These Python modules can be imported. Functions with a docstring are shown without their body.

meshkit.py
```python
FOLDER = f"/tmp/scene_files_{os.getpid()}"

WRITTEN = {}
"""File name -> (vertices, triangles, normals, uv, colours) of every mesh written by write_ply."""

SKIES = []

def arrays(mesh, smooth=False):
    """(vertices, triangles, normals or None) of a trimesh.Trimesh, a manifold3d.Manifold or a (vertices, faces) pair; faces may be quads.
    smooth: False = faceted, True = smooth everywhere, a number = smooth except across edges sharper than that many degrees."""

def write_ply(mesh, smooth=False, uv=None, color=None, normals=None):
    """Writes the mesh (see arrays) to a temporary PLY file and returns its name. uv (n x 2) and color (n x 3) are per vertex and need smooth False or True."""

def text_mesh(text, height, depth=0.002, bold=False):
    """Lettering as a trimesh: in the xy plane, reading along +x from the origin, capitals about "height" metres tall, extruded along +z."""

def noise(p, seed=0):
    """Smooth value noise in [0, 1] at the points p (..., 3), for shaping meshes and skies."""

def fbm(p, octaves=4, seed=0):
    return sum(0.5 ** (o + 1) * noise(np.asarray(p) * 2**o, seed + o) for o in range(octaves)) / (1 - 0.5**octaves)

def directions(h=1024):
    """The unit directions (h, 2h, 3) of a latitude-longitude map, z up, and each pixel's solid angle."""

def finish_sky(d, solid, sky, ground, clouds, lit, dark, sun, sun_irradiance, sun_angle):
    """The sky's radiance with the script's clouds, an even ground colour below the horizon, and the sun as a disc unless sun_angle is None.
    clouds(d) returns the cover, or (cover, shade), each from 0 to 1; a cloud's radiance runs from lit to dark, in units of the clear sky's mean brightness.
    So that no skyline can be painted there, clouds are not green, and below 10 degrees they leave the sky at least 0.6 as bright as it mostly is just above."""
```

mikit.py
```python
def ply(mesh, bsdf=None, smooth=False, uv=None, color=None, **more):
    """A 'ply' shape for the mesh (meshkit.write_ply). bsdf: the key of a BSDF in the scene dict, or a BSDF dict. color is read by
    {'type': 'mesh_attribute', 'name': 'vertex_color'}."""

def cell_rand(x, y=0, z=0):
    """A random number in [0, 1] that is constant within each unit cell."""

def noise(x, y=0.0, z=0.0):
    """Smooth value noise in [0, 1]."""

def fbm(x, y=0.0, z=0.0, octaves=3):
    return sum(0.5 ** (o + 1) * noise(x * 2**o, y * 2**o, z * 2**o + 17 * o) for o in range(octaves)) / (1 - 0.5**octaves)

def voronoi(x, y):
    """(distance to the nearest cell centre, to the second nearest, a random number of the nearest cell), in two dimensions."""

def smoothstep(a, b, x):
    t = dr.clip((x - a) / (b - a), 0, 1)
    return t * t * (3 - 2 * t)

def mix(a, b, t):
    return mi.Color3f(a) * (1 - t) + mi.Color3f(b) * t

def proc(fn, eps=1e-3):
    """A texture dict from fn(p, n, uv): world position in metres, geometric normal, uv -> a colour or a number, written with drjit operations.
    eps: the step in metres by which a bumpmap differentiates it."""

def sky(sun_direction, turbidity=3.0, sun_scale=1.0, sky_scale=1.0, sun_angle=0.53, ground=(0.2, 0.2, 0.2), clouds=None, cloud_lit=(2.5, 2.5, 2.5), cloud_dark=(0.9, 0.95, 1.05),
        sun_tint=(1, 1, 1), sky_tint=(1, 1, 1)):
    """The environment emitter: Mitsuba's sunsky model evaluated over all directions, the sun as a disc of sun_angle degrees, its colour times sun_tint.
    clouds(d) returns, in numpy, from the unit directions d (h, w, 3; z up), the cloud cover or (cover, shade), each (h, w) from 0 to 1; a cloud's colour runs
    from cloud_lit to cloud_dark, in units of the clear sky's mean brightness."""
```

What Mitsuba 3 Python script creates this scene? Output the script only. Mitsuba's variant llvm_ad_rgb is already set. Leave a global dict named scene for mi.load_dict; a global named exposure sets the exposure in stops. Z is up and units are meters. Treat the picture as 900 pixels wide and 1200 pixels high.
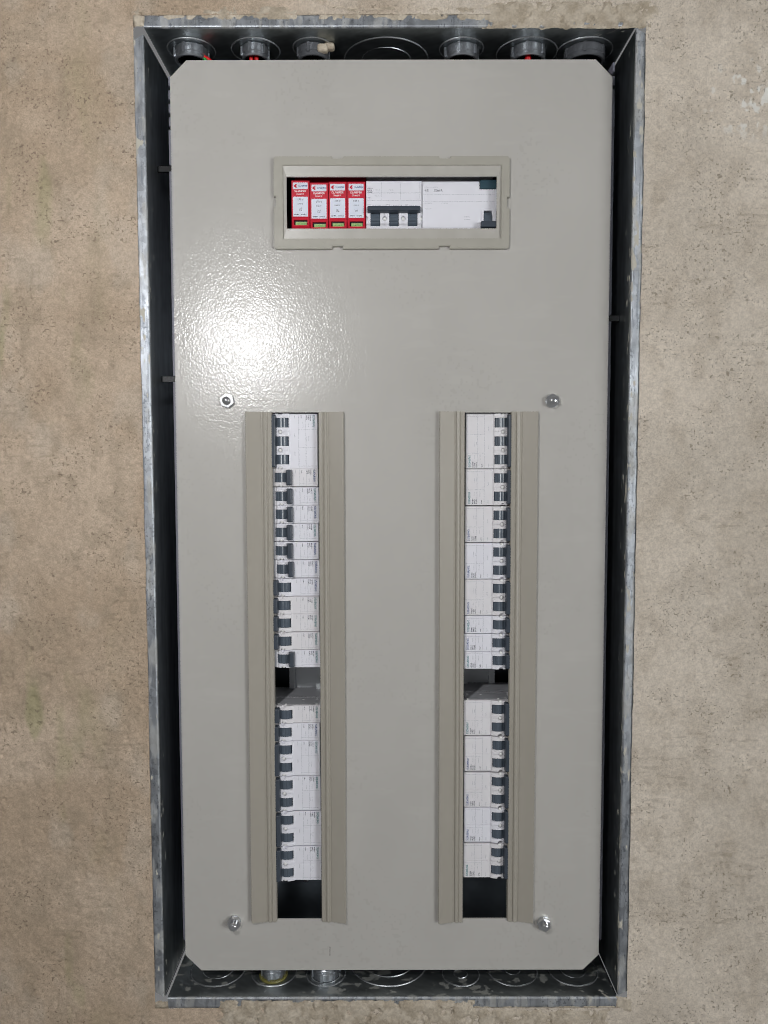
import math, random
import numpy as np, trimesh, manifold3d as m3
import drjit as dr, mitsuba as mi
import mikit, meshkit
from mikit import noise, fbm, voronoi, smoothstep, mix, proc
from shapely.geometry import Polygon, box as sbox

random.seed(7); rng = np.random.default_rng(11)
T = mi.ScalarTransform4f
exposure = 0.05
scene, labels = {}, {}

# ------------------------------------------------------------------ camera and light
th, roll = math.radians(3.45), math.radians(-0.10)
up = np.array([-math.sin(roll), math.cos(roll) * math.sin(th), math.cos(roll) * math.cos(th)])
scene['camera'] = {'type': 'perspective', 'fov': 53.13, 'fov_axis': 'x', 'near_clip': 0.01, 'far_clip': 50.0,
    'to_world': T().look_at(origin=[0, -0.75, 0], target=[0, -0.75 + math.cos(th), -math.sin(th)], up=up.tolist())}
LAMP, LAMP_R, LAMP_L = [-0.262, -0.735, 0.232], 0.016, 1130.0
FILL, FILL_R, FILL_L = [2.10, -2.45, 0.10], 0.55, 14.0
AMBIENT = (0.180, 0.180, 0.182)
scene['hand_lamp'] = {'type': 'sphere', 'center': LAMP, 'radius': LAMP_R, 'emitter': {'type': 'area', 'radiance': {'type': 'rgb', 'value': [LAMP_L, LAMP_L * 0.995, LAMP_L]}}}
scene['room_fill'] = {'type': 'sphere', 'center': FILL, 'radius': FILL_R, 'emitter': {'type': 'area', 'radiance': {'type': 'rgb', 'value': [FILL_L * 0.97, FILL_L * 0.99, FILL_L]}}}  # unseen soft fill added from the right to even out the hand lamp
scene['room_air'] = {'type': 'constant', 'radiance': {'type': 'rgb', 'value': list(AMBIENT)}}
labels['hand_lamp'] = {'kind': 'structure'}
labels['room_fill'] = {'kind': 'structure'}

# ------------------------------------------------------------------ materials
def lin(r, g, b):
    f = lambda c: (c / 255 / 12.92) if c / 255 <= 0.04045 else ((c / 255 + 0.055) / 1.055) ** 2.4
    return [f(r), f(g), f(b)]
def rgb(*c): return {'type': 'rgb', 'value': list(c[0]) if len(c) == 1 else list(c)}
def mat(name, color, rough=0.5, metallic=0.0, spec=0.5, bump=None, **more):
    col = color if isinstance(color, dict) else rgb(color)
    d = {'type': 'principled', 'base_color': col, 'roughness': rough, 'metallic': metallic, **more}
    if not isinstance(metallic, dict) and metallic == 0: d['specular'] = spec
    if bump: d = {'type': 'bumpmap', 'tex': bump[0], 'scale': bump[1], 'bsdf': d}
    scene[name] = {'type': 'twosided', 'bsdf': d}

def plaster_col(p, n, uv):
    x, z = p.x * 1000, p.z * 1000
    a = fbm(x / 90, z / 70, 3.0, 4)
    b = fbm(x / 14, z / 17, 9.0, 4)
    c = fbm(x / 3.1, z / 2.4, 5.0, 2)
    brown_side = smoothstep(110, -190, x + 160 * (fbm(x / 60 + 5, z / 110, 41.0, 3) - 0.5))        # plaster tinted browner towards one side of the box
    col = mix(mix(lin(184, 174, 160), lin(196, 186, 172), smoothstep(0.3, 0.72, a)), mix(lin(164, 146, 126), lin(179, 162, 143), smoothstep(0.3, 0.72, a)), brown_side)
    col = mix(col, lin(142, 129, 111), (0.24 + 0.2 * brown_side) * smoothstep(0.42, 0.80, b))
    col = mix(col, lin(186, 178, 166), 0.22 * smoothstep(0.56, 0.75, fbm(x / 40 + 31, z / 60, 1.0, 4)))
    col = col * (0.90 + 0.2 * c) * (0.86 + 0.28 * noise(x / 0.9, z / 0.9, 33.0))
    # greenish algae tinge low contrast on one side, chalky smears on the other
    g = smoothstep(0.55, 0.75, fbm(x / 26 + 7, z / 80, 2.0, 3)) * smoothstep(-240, -340, x)
    col = mix(col, lin(136, 138, 98), 0.45 * g)
    speck = smoothstep(0.74, 0.92, noise(x / 1.7, z / 1.5, 4.0)) * smoothstep(0.40, 0.62, fbm(x / 30, z / 22, 13.0, 3))
    col = mix(col, lin(92, 82, 68), 0.55 * speck)
    chalk = smoothstep(0.66, 0.74, fbm(x / 7, z / 9, 21.0, 3)) * smoothstep(55, 20, dr.sqrt(dr.square(x - 335) + dr.square((z - 335) * 1.2)))
    col = mix(col, lin(215, 214, 208), 0.8 * chalk)
    stroke = smoothstep(0.64, 0.76, fbm(x / 16, z / 3.2, 27.0, 3)) * smoothstep(0.52, 0.66, fbm(x / 55, z / 55, 29.0, 2))
    return mix(col, lin(128, 116, 98), 0.25 * stroke)
def plaster_bump(p, n, uv):
    x, z = p.x * 1000, p.z * 1000
    return 0.5 * noise(x / 1.5, z / 1.5, 1.0) + 0.3 * noise(x / 0.8, z / 0.8, 6.0) + 0.6 * noise(x / 3.4, z / 3.0, 2.0)
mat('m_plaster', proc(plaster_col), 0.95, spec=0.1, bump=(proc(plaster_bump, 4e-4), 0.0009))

def mortar_col(p, n, uv):
    x, z, y = p.x * 1000, p.z * 1000, p.y * 1000
    a = fbm(x / 9, z / 9, y / 9, 4)
    col = mix(lin(160, 149, 132), lin(182, 172, 156), smoothstep(0.3, 0.7, a))
    return col * (0.86 + 0.28 * noise(x / 1.3, z / 1.3, y))
mat('m_mortar', proc(mortar_col), 0.95, spec=0.1, bump=(proc(plaster_bump, 4e-4), 0.0006))

# galvanised sheet: spangle, dull patches, dried mortar smears near the rim
def smear_and_haze(p):
    x, y, z = p.x * 1000, p.y * 1000, p.z * 1000
    near = smoothstep(16, -2, y + 24 + 0.006 * z)
    f = fbm((x + y) / 4.5, z / 11.0, y / 6.0, 4)
    floor = smoothstep(-505, -513, z)
    side = smoothstep(0.70, 0.75, f + 0.06 * near - 0.035 * smoothstep(0, -50, x)) * smoothstep(180, 215, dr.abs(x))
    fl = smoothstep(0.63, 0.70, fbm(x / 9.0, y / 6.0, 3.0, 4)) * floor
    lip = smoothstep(0.50, 0.64, fbm(x / 6.0, z / 26.0, 8.0, 4)) * smoothstep(5.0, 1.5, y + 24 + 0.006 * z) * 0.34
    return dr.clip(dr.maximum(dr.maximum(side * smoothstep(30, 8, y + 24 + 0.006 * z), fl * 0.35 + 0.13 * floor * fbm(x / 30, y / 12, 6.0, 3)), lip), 0, 1)  # floor term also paints a pale haze for grazing lamplight
def galv_col(p, n, uv):
    x, y, z = p.x * 1000, p.y * 1000, p.z * 1000
    _, _, r = voronoi((x + 0.7 * y) / 4.2 + 2.0 * noise(x / 5, z / 5, y / 5), (z + 0.6 * y) / 6.0)
    d = fbm(x / 8, z / 30, y / 8, 4)
    v = 0.35 + 0.13 * r + 0.40 * (d - 0.5)
    c = mi.Color3f(v * 0.93, v * 0.985, v * 1.05)
    fleck = smoothstep(0.66, 0.74, noise(x / 1.3, z / 1.9, y / 1.3)) * smoothstep(0.4, 0.6, fbm(x / 10, z / 25, 44.0, 2))
    c = mix(c, [0.10, 0.115, 0.135], 0.6 * fleck)
    scratch = smoothstep(0.62, 0.72, fbm(x / 1.4, z / 22.0, y / 6.0, 3))
    c = mix(c, [0.16, 0.18, 0.21], 0.55 * scratch)
    return mix(c, lin(176, 172, 160), smear_and_haze(p))
def galv_rough(p, n, uv):
    x, y, z = p.x * 1000, p.y * 1000, p.z * 1000
    return dr.clip(0.34 + 0.24 * fbm(x / 7, z / 12, y / 7, 3) + 0.3 * smear_and_haze(p), 0.05, 1)
mat('m_galv', proc(galv_col), proc(galv_rough), metallic=proc(lambda p, n, uv: 0.93 * (1 - smear_and_haze(p))))
def shaded_galv_col(p, n, uv):  # darker copy of the sheet, dim interior reflections put into its colour
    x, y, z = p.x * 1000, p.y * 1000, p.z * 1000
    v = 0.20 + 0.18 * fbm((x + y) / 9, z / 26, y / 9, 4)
    return mix(mi.Color3f(v * 0.90, v * 1.0, v * 1.03), lin(176, 172, 160), smear_and_haze(p))
mat('m_galv_shaded', proc(shaded_galv_col), proc(lambda p, n, uv: dr.clip(0.30 + 0.14 * fbm(p.x * 90, p.z * 60, p.y * 90, 3) + 0.5 * smear_and_haze(p), 0.05, 1)), metallic=proc(lambda p, n, uv: 0.97 * (1 - smear_and_haze(p))))
mat('m_galv_deep_shade', proc(lambda p, n, uv: mi.Color3f(0.13, 0.145, 0.165) * (0.75 + 0.5 * fbm(p.x * 70, p.z * 70, p.y * 70, 3))), 0.30, metallic=0.95)  # near-black copy of the sheet, shade of the slot bottoms painted in
mat('m_ring_edge', [0.55, 0.56, 0.57], 0.35, metallic=0.8)
mat('m_locknut', proc(lambda p, n, uv: mi.Color3f(0.42, 0.44, 0.47) * (0.7 + 0.6 * fbm(p.x * 260, p.z * 260, p.y * 260, 3))), 0.28, metallic=0.9)
mat('m_locknut_dark', [0.10, 0.105, 0.115], 0.38, metallic=0.4)
mat('m_chrome', [0.62, 0.63, 0.64], 0.16, metallic=1.0)
mat('m_rail_zinc', [0.66, 0.69, 0.71], 0.42, metallic=0.4)
mat('m_zinc', [0.58, 0.61, 0.64], 0.38, metallic=1.0)

def plate_bump(p, n, uv):
    x, z = p.x * 1000, p.z * 1000
    a = noise(x / 1.12 + 0.5 * noise(x / 3, z / 3, 4), z / 1.12, 1.0)
    b = noise(x / 0.95, z / 0.95, 7.0)
    return a + 0.35 * b
def plate_col(p, n, uv):
    x, z = p.x * 1000, p.z * 1000
    col = mix(lin(168, 165.5, 160), lin(174, 171.5, 166), fbm(x / 60, z / 90, 1.0, 3))
    tick = smoothstep(0.9, 0.5, dr.abs(x + 55.5 + 0.2 * noise(z * 0.6))) * smoothstep(5.5, 4.5, dr.abs(z + 491))
    scuff = smoothstep(0.60, 0.74, fbm(x / 38 + 3, z / 9, 15.0, 4)) * smoothstep(0.45, 0.65, fbm(x / 120, z / 150, 16.0, 2))
    col = mix(col, lin(180, 178, 172), 0.18 * scuff)
    dust = smoothstep(0.74, 0.84, noise(x / 2.6, z / 2.6, 3.0)) * smoothstep(0.5, 0.7, fbm(x / 70, z / 70, 5.0, 3))
    col = mix(col, lin(134, 130, 120), 0.12 * dust)
    return mix(col, lin(96, 92, 84), 0.4 * tick)
mat('m_plate', proc(plate_col), 0.215, spec=0.45, bump=(proc(plate_bump, 2.5e-4), 0.000118))
def rail_col(p, n, uv):
    x, z = p.x * 1000, p.z * 1000
    return mix(lin(148, 143, 132), lin(152, 147, 137), fbm(x / 9, z / 70, 2.0, 3))
mat('m_rail', proc(rail_col), 0.42, spec=0.4)
mat('m_bezel', proc(lambda p, n, uv: mix(lin(152, 149, 139), lin(158, 155, 145), fbm(p.x * 60, p.z * 60, 3.0, 3))), 0.40, spec=0.4)
mat('m_bezel_inset', proc(lambda p, n, uv: mix(lin(159, 156, 148), lin(167, 164, 157), fbm(p.x * 90, p.z * 60, 8.0, 3))), 0.33, spec=0.5)
white = lambda s: proc(lambda p, n, uv: mi.Color3f(*lin(214, 214, 220)) * (s + 0.05 * fbm(p.x * 110, p.z * 110, p.y * 110, 3)))
mat('m_white', white(0.97), 0.40, spec=0.4)
mat('m_white_warm', proc(lambda p, n, uv: mi.Color3f(*lin(215, 213, 215)) * (0.93 + 0.05 * fbm(p.x * 90, p.z * 90, p.y * 90, 3))), 0.40, spec=0.4)
mat('m_side_grey', [0.30, 0.305, 0.32], 0.5, spec=0.3)
mat('m_lever', proc(lambda p, n, uv: mi.Color3f(*lin(57, 64, 73)) * (0.85 + 0.3 * fbm(p.x * 160, p.z * 160, p.y * 160, 3))), 0.34, spec=0.5)
mat('m_drum', lin(76, 85, 95), 0.22, spec=0.5)
mat('m_red', proc(lambda p, n, uv: mi.Color3f(*lin(186, 30, 50)) * (0.92 + 0.16 * fbm(p.x * 120, p.z * 120, p.y * 120, 3))), 0.34, spec=0.5)
mat('m_sticker', lin(206, 211, 222), 0.5, spec=0.3)
mat('m_print_teal', lin(44, 112, 116), 0.6, spec=0.2)
mat('m_print_blue', lin(30, 62, 118), 0.6, spec=0.2)
mat('m_print_dark', lin(78, 80, 90), 0.6, spec=0.2)
mat('m_print_faint', lin(172, 174, 181), 0.6, spec=0.2)
mat('m_print_white', lin(232, 226, 228), 0.6, spec=0.2)
mat('m_print_red', lin(190, 24, 48), 0.6, spec=0.2)
mat('m_green_flag', lin(150, 178, 112), 0.45, spec=0.4)
mat('m_teal_button', lin(40, 66, 76), 0.35, spec=0.5)
mat('m_black', lin(14, 14, 16), 0.45, spec=0.4)
mat('m_duct', lin(126, 126, 138), 0.5, spec=0.4)
mat('m_wire_red', lin(190, 20, 26), 0.35, spec=0.5)
mat('m_wire_green', lin(24, 128, 52), 0.35, spec=0.5)
mat('m_yellow', lin(106, 102, 54), 0.45, spec=0.4)
mat('m_rivet', lin(214, 214, 212), 0.3, spec=0.5)
mat('m_copper', lin(206, 150, 130), 0.4, metallic=0.4)

# ------------------------------------------------------------------ helpers (millimetres in, metres out)
def free(key):
    if key not in scene and key not in labels: return key
    n = 1
    while f'{key}_{n:03d}' in scene or f'{key}_{n:03d}' in labels: n += 1
    return f'{key}_{n:03d}'
def mm(mesh):
    if hasattr(mesh, 'to_mesh'):
        q = mesh.to_mesh(); mesh = trimesh.Trimesh(q.vert_properties[:, :3], q.tri_verts, process=False)
    mesh = mesh.copy(); mesh.vertices = np.asarray(mesh.vertices) * 0.001
    return mesh
def shape(mesh, bsdf, smooth=30): return mikit.ply(mm(mesh), bsdf, smooth=smooth)
def put(key, shp, to_world=None):
    key = free(key)
    scene[key] = {**shp, 'to_world': to_world} if to_world is not None else dict(shp)
    return key
def thing(key, label, category, group=None, kind=None):
    key = free(key)
    labels[key] = {'label': label, 'category': category}
    if group: labels[key]['group'] = group
    if kind: labels[key] = {'kind': kind}
    return key
def bx(x0, x1, y0, y1, z0, z1):
    b = trimesh.creation.box(extents=(x1 - x0, y1 - y0, z1 - z0)); b.apply_translation(((x0 + x1) / 2, (y0 + y1) / 2, (z0 + z1) / 2)); return b
def mbx(*a):
    x0, x1, y0, y1, z0, z1 = a
    return m3.Manifold.cube([x1 - x0, y1 - y0, z1 - z0]).translate([x0, y0, z0])
def rbox(x0, x1, y0, y1, z0, z1, r, seg=12):
    s = m3.Manifold.sphere(r, seg)
    return m3.Manifold.batch_hull([s.translate([x, y, z]) for x in (x0 + r, x1 - r) for y in (y0 + r, y1 - r) for z in (z0 + r, z1 - r)])
def cat(ms): return trimesh.util.concatenate([m if isinstance(m, trimesh.Trimesh) else trimesh.Trimesh(*(lambda q: (q.vert_properties[:, :3], q.tri_verts))(m.to_mesh()), process=False) for m in ms])
def prism_wall(poly, h, b=0.0, steps=3):
    """A polygon in (x, z) raised from y=0 towards -y by h, its upper edges rounded by b."""
    out = []
    lev = [(0, h - b, 0)] if b else [(0, h, 0)]
    for i in range(steps if b else 0):
        a0, a1 = i / steps, (i + 1) / steps
        lev.append((h - b + b * math.sin(a0 * math.pi / 2), h - b + b * math.sin(a1 * math.pi / 2), b * (1 - math.cos(a1 * math.pi / 2)) ))
    for lo, hi, ins in lev:
        q = poly.buffer(-ins, join_style=2) if ins else poly
        for g in getattr(q, 'geoms', [q]):
            e = trimesh.creation.extrude_polygon(g, hi - lo, engine='earcut'); e.apply_translation((0, 0, lo)); out.append(e)
    m = trimesh.util.concatenate(out)
    v = m.vertices
    m.vertices = np.stack([v[:, 0], -v[:, 2], v[:, 1]], 1)
    return m
def lathe(prof, seg=48):
    """Revolve (radius, height) about z."""
    return trimesh.creation.revolve(np.array(prof, float), sections=seg)
def tube(pts, r, sides=10):
    p = np.asarray(pts, float)
    t = np.linspace(0, 1, len(p)); tt = np.linspace(0, 1, 8 * len(p))
    from scipy.interpolate import CubicSpline
    q = CubicSpline(t, p)(tt) if len(p) > 2 else np.array([p[0] + (p[-1] - p[0]) * s for s in tt])
    d = np.gradient(q, axis=0); d /= np.linalg.norm(d, axis=1, keepdims=True)
    a = np.cross(d, [0.3, 0.2, 0.93]); a /= np.linalg.norm(a, axis=1, keepdims=True)
    b = np.cross(d, a); an = np.arange(sides) * 2 * np.pi / sides
    v = (q[:, None] + r * (np.cos(an)[None, :, None] * a[:, None] + np.sin(an)[None, :, None] * b[:, None])).reshape(-1, 3)
    i, j = np.meshgrid(np.arange(len(q) - 1), np.arange(sides), indexing='ij')
    f = np.stack([i * sides + j, i * sides + (j + 1) % sides, (i + 1) * sides + (j + 1) % sides, (i + 1) * sides + j], -1).reshape(-1, 4)
    f = np.vstack([f[:, [0, 1, 2]], f[:, [0, 2, 3]]])
    n = len(q)
    caps = [[0, k + 1, k] for k in range(1, sides - 1)] + [[(n - 1) * sides, (n - 1) * sides + k, (n - 1) * sides + k + 1] for k in range(1, sides - 1)]
    return trimesh.Trimesh(v, np.vstack([f, caps]), process=False)
def lean(mesh):
    """The wall and the box lean a little against the cover plate: rim plane y = -24 - 0.006 z."""
    mesh = mesh.copy() if isinstance(mesh, trimesh.Trimesh) else cat([mesh])
    v = np.array(mesh.vertices); v[:, 1] += -24.0 - 0.006 * v[:, 2]; mesh.vertices = v
    return mesh

# ------------------------------------------------------------------ the plastered wall
XL, XR, ZB, ZT = -227.2, 239.3, -535.5, 409.0          # opening in the plaster
def axis(lo, hi, e0, e1, step):
    coarse0 = np.linspace(lo - 700, lo, 30)[:-1]; coarse1 = np.linspace(hi, hi + 700, 30)[1:]
    mid = np.concatenate([np.linspace(lo, e0, max(2, int((e0 - lo) / step)))[:-1], np.linspace(e0, e1, int((e1 - e0) / step))[:-1], np.linspace(e1, hi, max(2, int((hi - e1) / step)))])
    return np.concatenate([coarse0, mid, coarse1])
xs, zs = axis(-375, 385, XL, XR, 1.3), axis(-575, 455, ZB, ZT, 1.3)
X, Z = np.meshgrid(xs, zs, indexing='ij')
ns = lambda sx, sz, k, o=3, seed=0: meshkit.fbm(np.stack([X / sx, Z / sz, np.full_like(X, k)], -1), o, seed)
H = 2.6 * (ns(120, 150, 1) - 0.5) + 1.0 * (ns(26, 40, 2) - 0.5) + 1.05 * (ns(5.0, 7.0, 3, 2) - 0.5) + 0.6 * (ns(2.7, 2.9, 4, 2) - 0.5)
pit = np.clip((ns(5.2, 4.2, 5, 2) - 0.66) / 0.08, 0, 1) * np.clip((ns(34, 26, 6, 3) - 0.42) / 0.15, 0, 1)
H -= 0.9 * pit
scr = np.clip((ns(18, 3.0, 8, 2) - 0.68) / 0.1, 0, 1) * (X < 0) + np.clip((ns(3.0, 22, 9, 2) - 0.68) / 0.1, 0, 1) * (X > 0)
H -= 0.4 * scr * np.clip((ns(60, 60, 50, 2) - 0.4) / 0.2, 0, 1)
H += 0.8 * np.clip((ns(5, 5, 12, 2) - 0.76) / 0.1, 0, 1)
def crack(points, w, depth):
    global H
    p = np.array(points, float)
    d = np.full_like(X, 1e9)
    jx = X + 3.0 * (ns(9, 9, 30) - 0.5) * 2; jz = Z + 3.0 * (ns(7, 7, 31) - 0.5) * 2
    for a, b in zip(p[:-1], p[1:]):
        ab = b - a; t = np.clip(((jx - a[0]) * ab[0] + (jz - a[1]) * ab[1]) / (ab @ ab), 0, 1)
        d = np.minimum(d, np.hypot(jx - a[0] - t * ab[0], jz - a[1] - t * ab[1]))
    H -= depth * np.exp(-(d / w) ** 2)
crack([(-72, 428), (-45, 415), (0, 414), (95, 415), (110, 421)], 1.1, 2.4)
crack([(95, 414), (125, 421), (165, 420), (205, 422), (222, 432)], 1.4, 3.0)
crack([(222, 424), (244, 406)], 1.3, 1.6)
crack([(-160, -539), (-148, -546), (-146, -562)], 1.3, 2.6)
# the plaster thins out to the rim
dx = np.maximum(np.maximum(XL - X, X - XR), 0); dz = np.maximum(np.maximum(ZB - Z, Z - ZT), 0)
dist = np.hypot(dx, dz); edge = np.exp(-dist / 5.0)
H = H * (1 - 0.6 * edge) + 0.35 * edge
wob = (meshkit.fbm(np.stack([X / 24, Z / 24, X * 0 + 40], -1), 3) - 0.5) * 1.2 * edge * (dist < 40)
nx = np.where((Z > ZB - 3) & (Z < ZT + 3), np.where(X < 0, -1.0, 1.0), 0) * (np.abs(X - (XL + XR) / 2) > 200)
nz = np.where((X > XL - 3) & (X < XR + 3), np.where(Z < 0, -1.0, 1.0), 0) * (np.abs(Z - (ZB + ZT) / 2) > 430)
X2, Z2 = X + wob * nx, Z + wob * nz
V = np.stack([X2, -H, Z2], -1).reshape(-1, 3)
i, j = np.meshgrid(np.arange(len(xs) - 1), np.arange(len(zs) - 1), indexing='ij')
cx, cz = (xs[i] + xs[i + 1]) / 2, (zs[j] + zs[j + 1]) / 2
keep = ~((cx > XL) & (cx < XR) & (cz > ZB) & (cz < ZT))
i, j = i[keep], j[keep]; n = len(zs)
F = np.stack([i * n + j, (i + 1) * n + j, (i + 1) * n + j + 1, i * n + j + 1], -1)
F = np.vstack([F[:, [0, 1, 2]], F[:, [0, 2, 3]]])
used, inv = np.unique(F, return_inverse=True)
wall = trimesh.Trimesh(V[used], inv.reshape(-1, 3), process=False)
labels['wall'] = {'kind': 'structure'}
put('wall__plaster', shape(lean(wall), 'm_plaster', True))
def lump(x0, x1, z0, z1, thick, seed, step=1.2, tilt=0.0):
    a, b = np.meshgrid(np.arange(x0, x1, step), np.arange(z0, z1, step), indexing='ij')
    q = lambda s, k: meshkit.fbm(np.stack([a / s, b / s, a * 0 + k], -1), 3, seed)
    e = np.minimum(np.minimum(a - x0, x1 - a) / 16, np.minimum(b - z0, z1 - b) / 5.0) + 1.3 * (q(12, 1) - 0.5)
    h = thick * np.clip(e, -0.4, 1) + 2.3 * (q(8, 2) - 0.5) + 1.3 * (q(2.6, 3) - 0.5) - 1.4
    h -= 2.0 * np.clip((q(6, 7) - 0.62) / 0.08, 0, 1)
    v = np.stack([a, -h, b], -1).reshape(-1, 3); m, k = a.shape
    ii, jj = np.meshgrid(np.arange(m - 1), np.arange(k - 1), indexing='ij')
    f = np.stack([ii * k + jj, (ii + 1) * k + jj, (ii + 1) * k + jj + 1, ii * k + jj + 1], -1).reshape(-1, 4)
    return lean(trimesh.Trimesh(v, np.vstack([f[:, [0, 1, 2]], f[:, [0, 2, 3]]]), process=False))
for args in [(-205, 60, 405.5, 417, 1.5, 23), (-60, 110, 404.5, 416, 1.6, 27), (90, 244, 397.6, 421, 3.4, 3), (-168, 94, -557, -527.2, 3.2, 5), (82, 231, -560, -534.5, 3.0, 9), (-234, -216, 400, 417, 2.4, 12), (229, 250, -541, -525, 2.4, 14), (-231, -213, -543, -529, 2.0, 17), (230, 252, 400, 418, 2.4, 19)]:
    put('wall__mortar_patch', shape(lump(*args), 'm_mortar', True))

# ------------------------------------------------------------------ the galvanised box
IL, IR, IB, IT, DEPTH, FL = -218.4, 230.4, -525.6, 398.6, 110.0, 10.4     # inner faces, depth behind the rim, flange width
box_key = thing('electrical_box', 'galvanised steel flush box set into the plastered wall around the beige cover plate', 'electrical box')
def sheet(length0, length1, cut, place):
    """A box side with its flange: profile (s outwards from the inner face, y back from the rim), bent with a small radius."""
    r = 1.8; prof = [(FL, 1.0), (r, 1.0)] + [(r - r * math.sin(a), 1.0 + r - r * math.cos(a)) for a in np.linspace(0.25, math.pi / 2, 6)] + [(0, 12), (0, 40), (0, DEPTH)]
    th_ = 1.1; back = [(FL, 1.0 + th_), (r, 1.0 + th_)] + [(r - (r - th_) * math.sin(a), 1.0 + r - (r - th_) * math.cos(a)) for a in np.linspace(0.25, math.pi / 2, 6)] + [(th_, 12), (th_, 40), (th_, DEPTH)]
    k = len(prof); steps = np.linspace(0, 1, 40); vs = []
    for t in steps:
        for P in (prof, back):
            for s, y in P:
                c = cut * max(0, (s - 1) / (FL - 1))
                L = (length0 + c) * (1 - t) + (length1 - c) * t
                dent = 0.5 * (meshkit.fbm(np.array([L / 70, s / 30, length0 / 9]), 3) - 0.5) * min(s, 3) + 0.5 * (meshkit.fbm(np.array([L / 110, 3, length1 / 7]), 3) - 0.5)
                vs.append(place(L, s + dent * 0.3, y + 0.12 * (meshkit.fbm(np.array([L / 60, 7, length1 / 5]), 2) - 0.5)))
    f = []; m = 2 * k
    for a in range(len(steps) - 1):
        o = a * m
        for b in range(k - 1):
            f += [[o + b, o + b + 1, o + m + b + 1, o + m + b], [o + k + b, o + m + k + b, o + m + k + b + 1, o + k + b + 1]]
        f += [[o, o + m, o + m + k, o + k], [o + k - 1, o + 2 * k - 1, o + m + 2 * k - 1, o + m + k - 1]]
    for o in (0, (len(steps) - 1) * m):
        for b in range(k - 1): f.append([o + b, o + k + b, o + k + b + 1, o + b + 1])
    f = np.array(f)
    vs = np.array(vs); F3 = np.vstack([f[:, [0, 1, 2]], f[:, [0, 2, 3]]])
    deep = np.tile([y for _, y in prof + back], len(steps))
    t = lean(trimesh.Trimesh(vs, F3, process=False)); t.face_attributes_front = deep[F3].max(1) < 4.2
    return t
def side(part, *args):
    m = sheet(*args)
    k = m.face_attributes_front
    key = put(box_key + part, shape(m.submesh([np.nonzero(~k)[0]], append=True), 'm_galv_shaded', 35))
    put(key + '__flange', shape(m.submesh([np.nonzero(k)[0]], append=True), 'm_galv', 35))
    return key
side('__side_wall', IB + 1, IT - 6, 6, lambda L, s, y: (IL - s, y, L))
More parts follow.
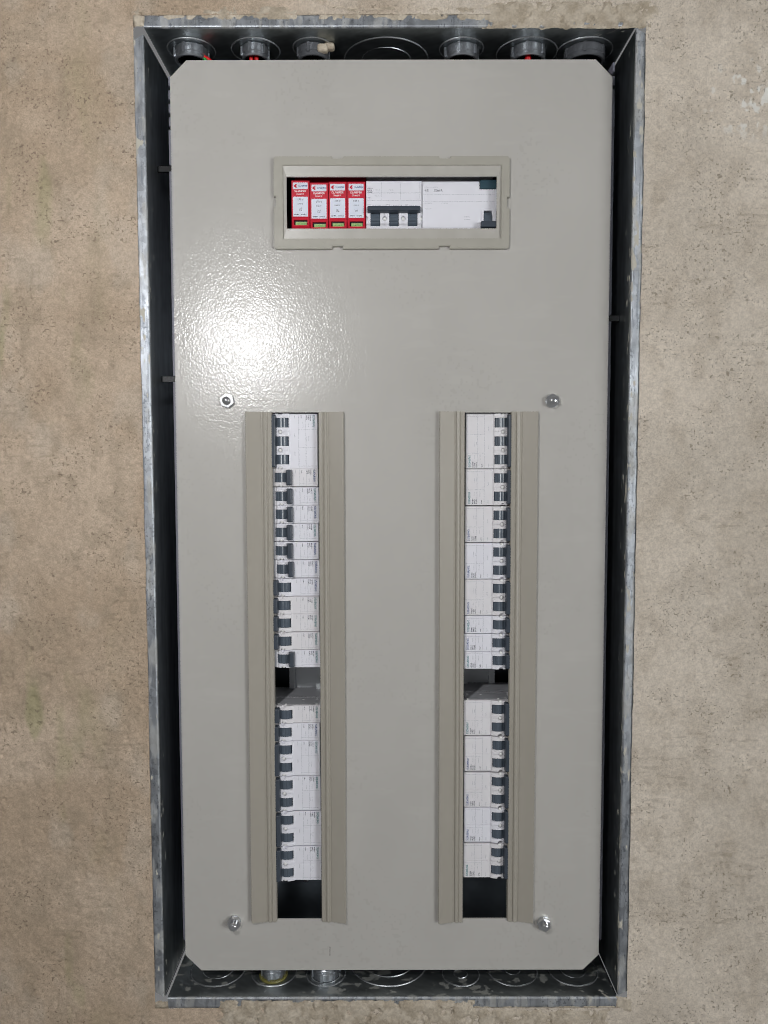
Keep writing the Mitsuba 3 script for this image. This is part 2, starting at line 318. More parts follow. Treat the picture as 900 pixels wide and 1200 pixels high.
side('__side_wall', IB + 2, IT - 2, 5, lambda L, s, y: (IR + s, y, L))
topw = side('__end_wall', IL + 0.5, IR - 0.5, 1, lambda L, s, y: (L, y, IT + s))
botw = side('__end_wall', IL + 3, IR - 0.5, 1, lambda L, s, y: (L, y, IB - s))
put(box_key + '__back_panel', shape(lean(bx(IL - 1, IR + 1, DEPTH + 0.2, DEPTH + 1.4, IB - 1, IT + 1)), 'm_galv_deep_shade', False))
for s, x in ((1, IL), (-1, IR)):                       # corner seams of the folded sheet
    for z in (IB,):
        put(box_key + '__corner_seam', shape(lean(cat([tube([(x + s * 0.6, 4, z + (0.6 if z < 0 else -0.6)), (x + s * 0.6, DEPTH, z + (0.6 if z < 0 else -0.6))], 0.5, 6)])), 'm_galv_deep_shade', 30))
def ring(R, h=0.9, w=1.0): return lathe([(R - w, 0), (R - w * 0.7, h), (R + w * 0.3, h), (R + w, 0)], 64)
def knockout(x, R, inner, top, yb=None):
    """Pressed knock-out: proud ring edges round a slightly sunk disc, on the box's end wall."""
    c = yb if yb is not None else 17 + R
    def fit(m, wear):
        v = np.array(m.vertices); a = np.arctan2(v[:, 1], v[:, 0])
        if wear: v[:, 2] *= 0.8 + 0.45 * np.sin(2 * a + x)                       # worn unevenly
        m.vertices = np.stack([x + v[:, 0], c + v[:, 1], (IT - v[:, 2]) if top else (IB + v[:, 2])], 1)
        return lean(m)
    k = put((topw if top else botw) + '__knockout', shape(fit(lathe([(0.01, 0.3), (R - 0.9, 0.3), (R - 0.7, 0.0)], 64), False), 'm_galv_shaded', 30))
    put((topw if top else botw) + '__knockout_rim', shape(fit(cat([ring(R, 0.75, 0.55)] + [ring(q, 0.9, 0.5) for q in inner]), True), 'm_galv_ring', 40))
mat('m_galv_ring', proc(lambda p, n, uv: mi.Color3f(0.50, 0.52, 0.54) * (0.45 + 0.9 * fbm(p.x * 120, p.z * 120, p.y * 120, 3))), 0.38, metallic=0.85)
TOPX = [(-184, 22.5, [], 15.8), (-122.5, 23, [], 12.8), (-67, 19, [], 15.0), (3, 41, [24], 0), (75, 21, [], 16.6), (139, 29, [], 16.6), (194, 26.5, [], 19.4)]
BOTX = [(-174, 28, [16], 0), (-115, 23, [], 12.0), (-61, 20, [15.5], 14.0), (4, 41, [27], 0), (78.5, 19, [7], 0), (133, 25.5, [8], 0), (196, 25.5, [13], 0)]
for x, R, inn, nr in TOPX: knockout(x, R, inn, True)
for x, R, inn, nr in BOTX: knockout(x, R, inn, False)
for z, x0, x1 in ((286, IL, -196), (85, IL, -198), (143, 216, IR)):      # black bars added for the dark duct gaps and their reflection in the box wall
    put(box_key + '__strap', shape(bx(min(x0, x1) + 0.4, max(x0, x1) - 0.4, 9, 13, z - 2.6, z + 2.6), 'm_black', False))

# conduit lock nuts hanging from the top and standing on the bottom
def locknut(r, h, lugs=6):
    prof = [(r - 3.2, 0), (r - 0.8, 0), (r, 0.8), (r, h * 0.62), (r - 0.5, h * 0.66), (r - 0.5, h - 0.9), (r - 1.2, h), (r - 2.8, h), (r - 3.2, h - 0.6), (r - 3.2, 0)]
    m = [lathe(prof, 48)]
    for k in range(lugs):
        a = 2 * math.pi * k / lugs + 0.3
        b = trimesh.creation.box(extents=(1.6, 2.6, h * 0.75)); b.apply_translation((r + 0.2, 0, h * 0.40)); b.apply_transform(trimesh.transformations.rotation_matrix(a, (0, 0, 1))); m.append(b)
    return cat(m)
NUT = ['wide grey conduit lock nut in the top corner on the glare side of the plate', 'small bright conduit lock nut with two red wires, second along the top of the box',
       'mortar-crusted conduit lock nut beside the widest knockout ring at the top', None, 'clean grey lock nut on the other side of the widest top knockout ring',
       'grey conduit lock nut with one thick red wire at the top of the box', 'dark wide lock nut at the top beside the mortar-covered box corner']
def T4(x, y, z): return T().translate([x * 0.001, y * 0.001, z * 0.001])
yrim = lambda z: -24.0 - 0.006 * z
for k, (x, R, inn, nr) in enumerate(TOPX):
    if not nr: continue
    key = thing('conduit_locknut', NUT[k], 'conduit nut', 'conduit lock nuts in the box ends')
    h = 11.5; m = locknut(nr, h); m.vertices = np.asarray(m.vertices) * [1, 1, -1]; m.invert()
    yb = yrim(IT) + 23 + nr
    put(key + '__ring', shape(m, 'm_locknut_dark' if k in (2, 6) else 'm_locknut', 35), T4(x, yb, IT - 0.4))
    bore = lathe([(nr - 3.6, -h + 1), (nr - 3.6, 24), (nr - 4.8, 24), (nr - 4.8, -h + 1), (nr - 3.6, -h + 1)], 40)
    put(key + '__conduit_end', shape(bore, 'm_black', 35), T4(x, yb, IT - 0.4))
    if k == 2:
        put(key + '__mortar_crust', shape(cat([rbox(5, 15, -nr - 1, -nr + 7, -9, -2, 2.0), rbox(11, 21, -nr + 1, -nr + 9, -6, 0, 2.2)]), 'm_mortar', 40), T4(x, yb, IT - 0.4))
for k, lab in ((1, 'chrome conduit fitting with a yellow washer standing on the box floor'), (2, 'chrome conduit nut on the box floor beside the yellow-washered fitting')):
    x, R, inn, nr = BOTX[k]; yb = yrim(IB) + 22 + nr
    key = thing('conduit_locknut', lab, 'conduit nut', 'conduit lock nuts in the box ends')
    put(key + '__ring', shape(locknut(nr, 12), 'm_locknut', 35), T4(x, yb, IB + 0.5 + (2 if k == 1 else 0)))
    put(key + '__conduit_end', shape(lathe([(0.1, 1), (nr - 4, 1), (nr - 4, 15), (0.1, 16)], 32), 'm_zinc', 35), T4(x, yb, IB + 0.5))
    if k == 1: put(key + '__washer', shape(lathe([(nr - 2, 0), (nr + 2.2, 0), (nr + 2.6, 1), (nr + 2.2, 2.2), (nr - 2, 2.2)], 40), 'm_yellow', 35), T4(x, yb, IB + 0.6))
def wire(name, label, m, pts, r, group='wires behind the top of the plate'):
    k = thing(name, label, 'wire', group); scene[k] = shape(tube(pts, r), m, 40)
def wires_from(x, dxs):
    y0 = yrim(IT) + 40
    return [[(x + d * 0.5, y0 - 1, IT + 12), (x + d, y0 - 6, IT - 8), (x + d * 1.1, y0 - 4, IT - 20), (x + d * 1.2, 26, IT - 70), (x + d * 2.2, 38, IT - 140)] for d in dxs]
for p, (nm, lab, m, r) in zip(wires_from(-184, (17, 20.6)), [('green_wire', 'green wire leaving the corner conduit nut behind the plate', 'm_wire_green', 1.7), ('red_wire', 'red wire next to the green one behind the plate top', 'm_wire_red', 1.7)]):
    p = [(-184 + (q[0] + 184) * (0.45 if i < 2 else 1), q[1], q[2]) for i, q in enumerate(p)]; wire(nm, lab, m, p, r)
for p, lab in zip(wires_from(-122.5, (-3.2, 1.6)), ['first of two red wires in the small bright conduit nut', 'second of two red wires in the small bright conduit nut']): wire('red_wire', lab, 'm_wire_red', p, 2.0)
wire('red_wire', 'thick red wire under the conduit nut near the mortar patch', 'm_wire_red', wires_from(139, (-1.0,))[0], 3.0)

# slotted cable ducts along both edges behind the plate
for side, x0, lab in ((1, -206.0, 'grey slotted cable duct behind the plate edge on its glare side'), (-1, 221.5, 'grey slotted cable duct behind the plate edge away from the glare')):
    k = thing('cable_duct', lab, 'cable duct', 'cable ducts behind the plate edges')
    xa, xb = sorted((x0, x0 + side * 1.8)); xc, xd = sorted((x0 + side * 30, x0 + side * 31.8))
    spans = ([(374, 288.8), (283.2, 87.8), (82.2, -480)] if side > 0 else [(382, 146), (140, -484)])
    for a, b in spans: put(k + '__side', shape(cat([bx(xa, xb, 30, 74, b, a), bx(xc, xd, 30, 74, b, a), bx(min(xa, xc), max(xb, xd), 74, 76, b, a)]), 'm_duct', False))
    z = 372.0 if side > 0 else 384.6
    while z > -478:
        solid = side > 0 and z < 325
        hgt = 8.2 if not solid else 12.4
        if not any(abs(z - hgt / 2 - g) < 9 for g in ((286, 85) if side > 0 else (143,))):
            put(k + '__finger', shape(bx(xa, xb, 9.0, 30, z - hgt, z), 'm_duct', False))
        z -= 12.6
    if side > 0:
        for a, b in ((322, 289), (283, 88), (82, -480)): put(k + '__cover', shape(bx(xa + 0.0, xd, 7.6, 8.9, b, a), 'm_duct', False))
    else:
        for a, b in ((352, 146), (140, -484)): put(k + '__cover', shape(bx(xc, xb, 7.6, 8.9, b, a), 'm_duct', False))

# ------------------------------------------------------------------ the cover plate
PX0, PX1, PZ0, PZ1, CH = -202.0, 217.0, -511.0, 383.0, 16.0
SLOT = [(-110.5, -62.0, -457.0, 51.8), (77.0, 126.0, -457.0, 51.4)]
plate_poly = Polygon([(PX0 + CH, PZ0), (PX1 - CH, PZ0), (PX1, PZ0 + CH), (PX1, PZ1 - CH), (PX1 - CH, PZ1), (PX0 + CH, PZ1), (PX0, PZ1 - CH), (PX0, PZ0 + CH)])
for a, b, c, d in SLOT: plate_poly = plate_poly.difference(sbox(a, c, b, d))
plate_poly = plate_poly.difference(sbox(-94, 220, 110, 281))
cov = thing('cover_plate', 'beige painted steel cover plate with two long slots and a framed window', 'cover plate')
pm = prism_wall(plate_poly, 1.5, 0.5, 3); pm.apply_translation((0, 1.5, 0))
put(cov + '__panel', shape(pm, 'm_plate', False))
nut_poly = Polygon([(6.9 * math.cos(a), 6.9 * math.sin(a)) for a in np.radians(np.arange(6) * 60 + 30)])
for k, (x, z, a, out) in enumerate(((-151.4, 62.8, 12, 3.2), (163.2, 62.3, 4, 2.6), (-151.6, -459.7, 20, 5.5), (160.6, -461.2, 8, 4.2))):
    nm = cov + '__nut'; nm = free(nm)
    hexa = prism_wall(nut_poly, 5.0, 1.1, 4); dome = lathe([(0.01, 0), (6.2, 0), (6.2, 0.9), (0.01, 0.9)], 32)
    c, s = math.cos(math.radians(a)), math.sin(math.radians(a)); v = np.asarray(hexa.vertices); hexa.vertices = np.stack([v[:, 0] * c - v[:, 2] * s, v[:, 1], v[:, 0] * s + v[:, 2] * c], 1)
    put(nm, shape(hexa, 'm_chrome', False), T4(x, -0.9, z))
    st = lathe([(3.9, 0)] + [(3.9, 4.6 + out)] + [(3.9 * math.cos(t), 4.6 + out + 2.0 * math.sin(t)) for t in np.linspace(0.2, math.pi / 2, 8)][:-1] + [(0.01, 6.6 + out)], 28)
    v = np.asarray(st.vertices); st.vertices = np.stack([v[:, 0], -v[:, 2], v[:, 1]], 1)
    put(nm + '__stud', shape(st, 'm_chrome', 40), T4(x, 0, z))
    wv = np.asarray(dome.vertices); dome.vertices = np.stack([wv[:, 0] * 1.05, -wv[:, 2], wv[:, 1] * 1.05], 1)
    put(nm + '__washer', shape(dome, 'm_zinc', 40), T4(x, 0, z))
# window frame
FX0, FX1, FZ0, FZ1 = -104.3, 119.8, 206.4, 292.6
fr = sbox(FX0, FZ0, FX1, FZ1).buffer(-3).buffer(3, quad_segs=6)
for a, b in ((-48.6, -38.4), (53.0, 63.5)):
    fr = fr.difference(sbox(a, FZ1 - 2.2, b, FZ1 + 2)).difference(sbox(a - 0.3, FZ0 - 2, b - 0.3, FZ0 + 2.6))
fr = fr.difference(sbox(FX0 - 2, 245.6, FX0 + 2.2, 255.4)).difference(sbox(FX1 - 2.4, 244.6, FX1 + 2, 254.4))
fr = fr.difference(sbox(-95.4, 216.2, 111.8, 283.8))
wf = put(cov + '__window_frame', shape(prism_wall(fr, 4.6, 1.0, 4), 'm_bezel', False))
OX0, OX1, OZ0, OZ1 = -92.2, 107.9, 225.8, 274.4
def strip(p): # quad list as solid slab: outer front polygon points (x,h,z) with backs at h=0.2
    f = np.array([(x, -h, z) for x, h, z in p]); b = f.copy(); b[:, 1] = -0.2
    return m3.Manifold.batch_hull([m3.Manifold.hull_points(np.vstack([f, b]))])
ins = [strip([(-95.4, 3.3, 283.8), (111.8, 3.3, 283.8), (OX1, 1.9, OZ1), (OX0, 1.9, OZ1)]), strip([(-95.4, 1.6, 216.2), (111.8, 1.6, 216.2), (OX1, 2.5, OZ0), (OX0, 2.5, OZ0)]),
       strip([(-95.4, 3.0, 283.8), (OX0, 1.9, OZ1), (OX0, 2.3, OZ0), (-95.4, 1.6, 216.2)]), strip([(111.8, 3.0, 283.8), (OX1, 1.9, OZ1), (OX1, 2.3, OZ0), (111.8, 1.6, 216.2)])]
put(wf + '__inset', shape(cat(ins), 'm_bezel_inset', False))
# guard rails along the slots: higher outer edge, stepped down to a lip at the slot
def guard(x_out, x_in, z0, z1):
    s = 1 if x_in > x_out else -1; w = abs(x_in - x_out)
    prof = [(0, 0), (0, 4.9), (0.4, 5.3), (w * 0.30, 3.9), (w * 0.58, 2.5), (w * 0.60, 1.9), (w * 0.66, 1.9), (w * 0.68, 3.1), (w * 0.74, 3.5), (w * 0.79, 3.1), (w * 0.80, 2.0), (w * 0.83, 2.0), (w * 0.85, 2.7), (w - 0.5, 2.3), (w, 1.8), (w, -5)]
    prof += [(w - 1.2, -5), (w - 1.2, 0)]
    e = trimesh.creation.extrude_polygon(Polygon(prof), z1 - z0, engine='earcut')
    v = np.asarray(e.vertices); zz = v[:, 2] + z0
    return trimesh.Trimesh(np.stack([x_out + s * v[:, 0], -v[:, 1], zz], 1), e.faces if s < 0 else e.faces[:, ::-1], process=False)
for xo, xi, z0, z1 in ((-133.8, -108.9, -458.6, 52.2), (-38.9, -63.3, -458.8, 52.0), (54.0, 78.4, -459.4, 52.2), (149.0, 123.6, -458.8, 52.0)):
    put(cov + '__guard_rail', shape(guard(xo, xi, z0, z1), 'm_rail', 22))

# ------------------------------------------------------------------ rails inside
for x, sl, lab in ((-84.5, 0, 'galvanised mounting rail in the breaker gap below the red surge protectors'), (101.0, 1, 'galvanised mounting rail in the breaker gap of the slot without protectors above')):
    k = thing('mounting_rail', lab, 'mounting rail', 'mounting rails behind the breakers')
    prof = [(-17.5, 0), (-12.5, 0), (-12.5, 6), (12.5, 6), (12.5, 0), (17.5, 0), (17.5, -1.2), (11.3, -1.2), (11.3, 4.8), (-11.3, 4.8), (-11.3, -1.2), (-17.5, -1.2)]
    if sl: prof = [(a, -1.2 + (4.8 - (b)) if False else b) for a, b in prof]
    e = trimesh.creation.extrude_polygon(Polygon(prof), 500, engine='earcut'); v = np.asarray(e.vertices)
    m = trimesh.Trimesh(np.stack([x + v[:, 0], 64 + v[:, 1], v[:, 2] - 430], 1), e.faces, process=False); m.fix_normals()
    put(k + '__channel', shape(m, 'm_rail_zinc', 30))

# ------------------------------------------------------------------ circuit breakers: u along the reading direction, v up, d towards the viewer
TOL = 0.30
def breaker_body(n):
    w = 18 * n
    face = [(-22, -64), (-22, -26), (-5.5, -25), (-4.6, -6.0), (-2.5, -2.2), (0.0, -0.6), (2.8, 0.4), (4.2, 1.9), (8, 2.7), (12.5, 2.6), (16.5, 1.5), (17.6, 0.9), (17.9, 0.0), (44.4, 0.0), (45, -0.6), (45.4, -25), (62, -26), (62, -64)]
    e = trimesh.creation.extrude_polygon(Polygon(face), w - 2 * TOL, engine='earcut'); v = np.asarray(e.vertices)
    v = np.stack([v[:, 2] + TOL, v[:, 0], v[:, 1]], 1)
    b = m3.Manifold(m3.Mesh(np.ascontiguousarray(v, np.float32), np.ascontiguousarray(e.faces.astype(np.uint32))))
    if b.volume() < 0 or b.is_empty(): b = m3.Manifold(m3.Mesh(np.ascontiguousarray(v, np.float32), np.ascontiguousarray(e.faces[:, ::-1].astype(np.uint32))))
    cut = [mbx(18 * k + 4.3, 18 * k + 13.7, 2.2, 17.0, -9, 9) for k in range(n)]
    cut += [m3.Manifold.cylinder(6, 2.25, 2.25, 24).translate([min(max(18.0 * k, 0.3), w - 0.3), 8.6, -0.6]) for k in range(n + 1)]
    for k in range(1, n): cut.append(mbx(18 * k - 0.13, 18 * k + 0.13, -5, 50, -0.35, 5))
    for c in cut: b = b - c
    # cheeks stand between lever paths; small bevels on the outer edges
    return b
def lever_mesh(n, on):
    v0 = 13.6 if on else -1.2
    a, b = 1.25, 18 * n - 1.25
    core = [m3.Manifold.sphere(1.1, 12).translate([u + (0.5 if d > 5 else 0) * (1 if u < 9 else -1), v, d]) for u in (a + 1.1, b - 1.1) for v, d in ((v0 + 1.1, 3.2), (v0 + 5.2, 2.6), (v0 + 2.2, 6.8), (v0 + 4.6, 6.4))]
    return m3.Manifold.batch_hull(core)
def drum(on):
    pr = []
    for a in np.linspace(math.radians(8), math.radians(172), 22):
        r = 8.4
        for g in (52, 84, 116):
            if abs(math.degrees(a) - g) < 3.6: r = 7.9
        pr.append((9.6 + r * math.cos(a), -6.2 + r * math.sin(a)))
    pr = [(9.6 + 8.3, -8)] + pr + [(9.6 - 8.3, -8)]
    e = trimesh.creation.extrude_polygon(Polygon(pr), 9.0, engine='earcut'); v = np.asarray(e.vertices)
    m = trimesh.Trimesh(np.stack([v[:, 2] + 4.5, v[:, 0], v[:, 1]], 1), e.faces, process=False); m.fix_normals(); return m
def dashes(rows, h=0.9, depth=0.06, seed=0):
    """Unreadably small print: rows of (u0, u1, v)."""
    r = random.Random(seed); out = []
    for u0, u1, v in rows:
        u = u0
        while u < u1:
            w = r.choice((0.35, 0.5, 0.7)); out.append(bx(u, min(u + w, u1), v, v + h * r.uniform(0.75, 1), 0, depth)); u += w + r.choice((0.22, 0.28, 0.55))
    return cat(out)
def lines(n):
    w = 18 * n; o = []
    for v in (26.4, 33.4): o.append(bx(1.0, w - 1.0, v, v + 0.34, 0, 0.05))
    for k in range(n):
        o.append(bx(18 * k + 15.2, 18 * k + 15.5, 26.4, 44, 0, 0.055)); o.append(bx(18 * k + 1.5, 18 * k + 5.0, 22.4, 22.9, 0, 0.05))
    return cat(o)
BODY = {n: shape(breaker_body(n), 'm_white', 25) for n in (1, 2, 3)}
BODYW = {n: shape(breaker_body(n), 'm_white_warm', 25) for n in (1, 2, 3)}
LEVER = {(n, on): shape(lever_mesh(n, on), 'm_lever', 30) for n in (1, 2, 3) for on in (True, False)}
DRUM = shape(drum(True), 'm_drum', 25)
RIVET = shape(trimesh.util.concatenate([lathe([(1.75, -2.0), (1.65, 0.3), (1.1, 0.75), (0.5, 0.95), (0.01, 1.0)], 18)]), 'm_rivet', 40)
BRAND_M = meshkit.text_mesh('SIEMENS', 1.95, 0.07, bold=True)
BRAND = {m: shape(BRAND_M, m, False) for m in ('m_print_teal', 'm_print_blue')}
PRINT = [shape(cat([dashes([(1.4, 6.8, 37.4), (1.4, 5.8, 35.6), (1.4, 6.4, 33.8)], 1.25, 0.06, s), dashes([(1.6, 5.0, 28.6)], 0.9, 0.06, s + 50)]), 'm_print_dark', False) for s in range(4)]
LINES = {n: shape(cat([lines(n), dashes([(9.5, 13.5, 36.0), (8.6, 14.0, 30.4)] + ([(22, 27, 36.0), (23, 26.5, 33.9)] if n > 1 else []), 0.7, 0.05, n)]), 'm_print_faint', False) for n in (1, 2, 3)}
SIDE = shape(cat([bx(-0.12, 0.0, -19, 59, -62, -28), bx(-0.1, 0, -1, 43, -26, -3)]), 'm_side_grey', False)
SIDE_RIVET = shape(cat([lathe([(0.01, 0.5), (1.1, 0.45), (1.4, 0)], 14)]), 'm_rivet', 40)
FRAME = {'right': lambda x, y, z: T([[0, 1, 0, x * .001], [0, 0, -1, y * .001], [-1, 0, 0, z * .001], [0, 0, 0, 1]]),
         'left': lambda x, y, z: T([[0, -1, 0, x * .001], [0, 0, -1, y * .001], [1, 0, 0, z * .001], [0, 0, 0, 1]]),
         'up': lambda x, y, z: T([[1, 0, 0, x * .001], [0, 0, -1, y * .001], [0, 1, 0, z * .001], [0, 0, 0, 1]])}
POLES = {1: 'single-pole', 2: 'two-pole', 3: 'three-pole'}
ORD = ['first', 'second', 'third', 'fourth', 'fifth', 'sixth', 'seventh', 'eighth', 'ninth', 'tenth', 'eleventh', 'twelfth']
def breaker(frame, n, on, label, group, brand='m_print_teal', side_u=None, body=BODY, pr=0):
    k = thing('circuit_breaker', label, 'circuit breaker', group)
    put(k + '__body', body[n], frame)
    put(k + '__lever', LEVER[n, on], frame)
    for q in range(n): put(k + '__toggle', DRUM, frame @ T().translate([0.018 * q, 0, 0]))
    for q in range(n + 1): 
        if 0 < q < n or q == n: put(k + '__rivet', RIVET, frame @ T().translate([0.018 * q - (0.0016 if q == n else 0), 0.0086, 0.0012]))
    put(k + '__brand_lettering', BRAND[brand], frame @ T().translate([0.0012, 0.0403, 0]))
    put(k + '__rating_print', PRINT[pr], frame)
    put(k + '__label_print', LINES[n], frame)
    if side_u is not None:
        put(k + '__side_face', SIDE, frame if side_u == 0 else frame @ T().translate([0.001 * side_u, 0, 0]) @ T().scale([-1, 1, 1]))
        for v, d in ((2, -6), (10, -4), (41, -4), (26, -18), (40, -20)):
            r = T().rotate([0, 1, 0], -90 if side_u == 0 else 90)
            put(k + '__side_face__rivet', SIDE_RIVET, frame @ T().translate([0.001 * (side_u + (-0.12 + TOL if side_u == 0 else 0.12 - TOL)), 0.001 * v, 0.001 * d]) @ r)
    return k
YF = 6.0
LU = [(3, False)] + [(1, True)] * 6 + [(1, False)] * 4 + [(1, True)]
LL = [(1, False), (1, False), (2, False), (2, False), (2, False), (2, False)]
RU = [(3, False), (2, False), (2, False), (2, False), (2, False), (1, False), (1, False), (1, False)]
RL = [(2, False)] * 5
def stack(col, spec, z_top, z_bot, where, near):
    tot = sum(n for n, _ in spec); pitch = (z_top - z_bot) / tot; z = z_top
    for i, (n, on) in enumerate(spec):
        z_ = rng.uniform(-0.3, 0.3); jit = rng.uniform(-0.55, 0.55); jd = rng.uniform(-0.35, 0.35)
        state = ('lever thrown toward its brand print' if on else 'lever thrown away from its brand print')
        lab = f'{POLES[n]} breaker, {ORD[i]} from top of {where} stack below {near}, ' + ('lever on' if on else 'lever off')
        tone = 'm_print_teal' if rng.random() < 0.62 else 'm_print_blue'
        if col == 'L':
            f = FRAME['right'](-109.3 + jit + (0.9 if on and i > 5 else 0) - (0.7 if n == 3 else 0), YF + jd, z + z_ - 0.5 * (pitch * n - 18 * n))
        else:
            f = FRAME['left'](124.9 + jit, YF + jd, z + z_ - pitch * n + 0.5 * (pitch * n - 18 * n))
        side = None
        if where == 'lower' and i == 0: side = 0 if col == 'L' else 18 * n
        breaker(f, n, on, lab, f'circuit breakers in the {where} stack below {near}', tone, side, BODY if rng.random() < .6 else BODYW, i % 4)
        z -= pitch * n
stack('L', LU, 51.4, -200.9, 'upper', 'the surge protectors')
stack('L', LL, -238.9, -419.8, 'lower', 'the surge protectors')
stack('R', RU, 51.2, -202.9, 'upper', 'the residual-current switch')
stack('R', RL, -234.0, -417.6, 'lower', 'the residual-current switch')

# ------------------------------------------------------------------ devices in the framed window
mk = breaker(FRAME['up'](-16.9, YF + 1.3, 228.8), 3, True, 'three-pole main breaker with one long dark lever bar, beside the red surge protectors', 'devices in the framed window', body=BODY, pr=2)
labels[mk]['label'] = 'three-pole main breaker with one long dark lever bar, beside the red surge protectors'
for q in [s for s in scene if s.startswith(mk + '__brand')]: del scene[q]
# residual current switch
rk = thing('residual_current_switch', 'wide white residual-current switch with teal test button and dark lever', 'residual current switch')
f = FRAME['up'](37.3, YF + 1.6, 227.0)
rb = m3.Manifold.extrude(m3.CrossSection([[(-8, -62), (-8, -6), (0.3, -1.2), (3.2, 0.3), (44.6, 0.3), (46.2, -0.4), (46.6, -25), (64, -26), (64, -62)][::-1]]), 71.4)
rbm = rb.rotate([90, 0, 90]).translate([0.3, 0, 0])
rbm = rbm - mbx(59.6, 67.4, 2.0, 18.6, -8, 5) - mbx(55.2, 71.6, 38.6, 47.5, -6, 5)
put(rk + '__body', shape(rbm, 'm_white', 25), f)
put(rk + '__test_button', shape(rbox(55.6, 71.3, 39.0, 47.2, -5, 1.6, 0.7), 'm_teal_button', 30), f)
put(rk + '__cheek', shape(cat([rbox(57.0, 59.4, 1.6, 19.0, -2, 1.5, 0.5), rbox(67.6, 71.3, 1.6, 19.0, -2, 1.5, 0.5)]), 'm_white', 30), f)
d2 = drum(True); d2.vertices = np.asarray(d2.vertices) * [0.84, 1.0, 1.0] + [56.0, 0.6, 0.0]
put(rk + '__toggle', shape(d2, 'm_drum', 25), f)
put(rk + '__lever', shape(m3.Manifold.batch_hull([m3.Manifold.sphere(1.0, 12).translate([u, vv, d]) for u in (57.0, 69.6) for vv, d in ((0.6, 2.4), (6.6, 2.2), (1.6, 8.0), (5.6, 7.6))]), 'm_lever', 30), f)
put(rk + '__dash_print', shape(cat([bx(40.4, 46.4, 12.4, 12.8, 0.3, 0.36), bx(40.4, 46.4, 10.0, 10.4, 0.3, 0.36), bx(1, 70.5, 33.4, 33.7, 0.3, 0.36), bx(1, 70.5, 27.0, 27.3, 0.3, 0.36)]), 'm_print_faint', False), f)
t1 = meshkit.text_mesh('63', 2.1, 0.36, bold=True); t1.apply_translation((2.4, 36.6, 0)); t2 = meshkit.text_mesh('30mA', 2.1, 0.36, bold=True); t2.apply_translation((11.2, 36.6, 0))
put(rk + '__rating_lettering', shape(cat([t1, t2]), 'm_print_dark', False), f)
dd = dashes([(2.4, 15, 40.4), (2.4, 9.5, 25.2), (18.5, 24.5, 25.2), (3, 9.0, 20.0)], 0.7, 0.36, 3)
put(rk + '__small_print', shape(dd, 'm_print_faint', False), f)
# surge protectors
SP = m3.Manifold.extrude(m3.CrossSection([[(-6, -60), (-6, -2.0), (0.0, -0.6), (2.2, 1.2), (10.6, -0.6), (11.2, 0.0), (45.4, 0.0), (46.2, -1.0), (46.4, -26), (62, -27), (62, -60)][::-1]]), 17.3)
SPm = SP.rotate([90, 0, 90]).translate([0.2, 0, 0])
for s_, u0 in ((1, 0.2), (-1, 17.5)):                                   # long side bevels
    SPm = SPm - m3.Manifold.cube([2.0, 120, 2.0], True).rotate([0, 45, 0]).translate([u0 - s_ * 0.35, 20, 0.9])
SPm = SPm - mbx(2.4, 15.4, 3.4, 8.6, -3.5, 5)
SP_BODY = shape(SPm, 'm_red', 25)
def roundrect(x0, x1, y0, y1, z0, z1, r=0.5): 
    e = trimesh.creation.extrude_polygon(sbox(x0, y0, x1, y1).buffer(-r).buffer(r, quad_segs=4), z1 - z0, engine='earcut'); e.apply_translation((0, 0, z0)); return e
SP_BRAND = shape(roundrect(1.6, 15.9, 37.6, 43.8, 0, 0.15), 'm_sticker', False)
SP_RATE = shape(roundrect(1.5, 16.0, 11.8, 30.4, 0, 0.15), 'm_sticker', False)
def txt(s, h, cx, y, d=0.22, bold=True, base=0.0, wmax=None):
    t = meshkit.text_mesh(s, h, d, bold); w = t.bounds[1][0] - t.bounds[0][0]
    if wmax and w > wmax: t.vertices = np.asarray(t.vertices) * [wmax / w, 1, 1]
    t.apply_translation((cx - (t.bounds[0][0] + t.bounds[1][0]) / 2, y, base)); return t
SP_T1 = shape(txt('CLAMPER', 1.5, 11.1, 39.9, 0.24, wmax=8.4), 'm_print_blue', False)
SP_LOGO = shape(cat([trimesh.creation.extrude_polygon(Polygon(p), 0.24, engine='earcut') for p in ([(2.2, 40.6), (4.2, 42.4), (6.0, 42.4), (4.4, 41.2), (6.0, 41.0), (4.2, 40.6), (6.0, 40.2), (4.4, 40.0), (6.0, 38.9), (4.2, 38.9)],)]), 'm_print_red', False)
SP_T2 = shape(cat([txt('CLAMPER', 1.75, 8.7, 34.9, 0.2, wmax=11.5), txt('Front V', 1.5, 8.7, 32.2, 0.2, wmax=8.6)]), 'm_print_white', False)
sym = cat([bx(7.4, 10.2, 17.4, 17.7, 0.15, 0.24), bx(7.4, 7.7, 17.4, 20.0, 0.15, 0.24), bx(9.9, 10.2, 17.4, 20.0, 0.15, 0.24), bx(8.5, 9.2, 18.6, 19.4, 0.15, 0.24)])
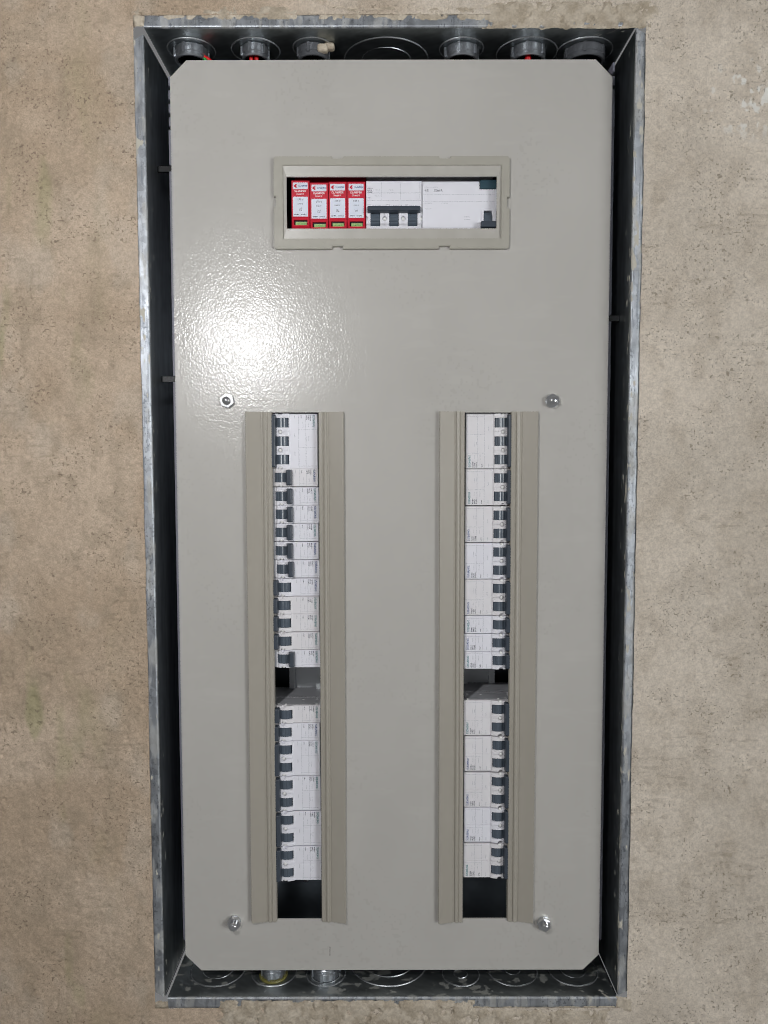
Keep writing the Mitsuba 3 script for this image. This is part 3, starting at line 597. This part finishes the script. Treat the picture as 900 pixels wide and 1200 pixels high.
SP_T3 = shape(cat([txt('275 V', 1.5, 8.7, 27.0, 0.24, wmax=5.6), dashes([(6.0, 11.4, 23.2)], 1.1, 0.24, 2), sym, dashes([(2.8, 7.4, 13.2), (9.2, 14.4, 13.2)], 1.1, 0.24, 5)]), 'm_print_dark', False)
SP_FLAG = shape(bx(3.9, 14.9, 3.6, 7.2, -2.6, -1.6), 'm_green_flag', False)
SP_FLAGT = shape(dashes([(5.0, 13.4, 4.8)], 1.1, 0.0, 4) if False else cat([dashes([(5.0, 13.4, 4.8)], 1.1, 0.06, 4)]).apply_translation((0, 0, -1.6)), 'm_wire_green', False)
SP_WELL = shape(bx(2.4, 15.4, 3.4, 8.6, -3.48, -3.2), 'm_black', False)
for i, (dz_, nm) in enumerate(((1.4, 'first red surge protector, next to the black gap, set slightly higher'), (-0.9, 'second red surge protector from the black gap, sitting lowest of four'), (-0.2, 'third red surge protector from the black gap, between two others'), (-0.2, 'fourth red surge protector, touching the white main breaker'))):
    k = thing('surge_protector', nm, 'surge protector', 'red surge protectors in the framed window')
    fr_ = FRAME['up'](-88.9 + 17.95 * i, YF + 1.2 + (0.8 if i == 0 else 0), 227.3 + dz_)
    put(k + '__housing', SP_BODY, fr_)
    b = put(k + '__brand_sticker', SP_BRAND, fr_); put(b + '__lettering', SP_T1, fr_); put(b + '__emblem', SP_LOGO, fr_)
    put(k + '__name_lettering', SP_T2, fr_)
    r_ = put(k + '__rating_sticker', SP_RATE, fr_); put(r_ + '__lettering', SP_T3, fr_)
    w_ = put(k + '__status_window', SP_WELL, fr_); put(w_ + '__flag', SP_FLAG, fr_); put(w_ + '__flag_print', SP_FLAGT, fr_)

for x, z in ((106, -455), (118, -453), (-88, -462)):
    h = lathe([(3.4, 0), (3.2, 1.2), (2.0, 2.2), (0.01, 2.5)], 20); v = np.asarray(h.vertices); h.vertices = np.stack([v[:, 0], -v[:, 2], v[:, 1]], 1)
    put(box_key + '__back_panel__screw', shape(h, 'm_chrome', 40), T4(x, 84.5, z))  # heads added as bright glints in the dark slot bottoms
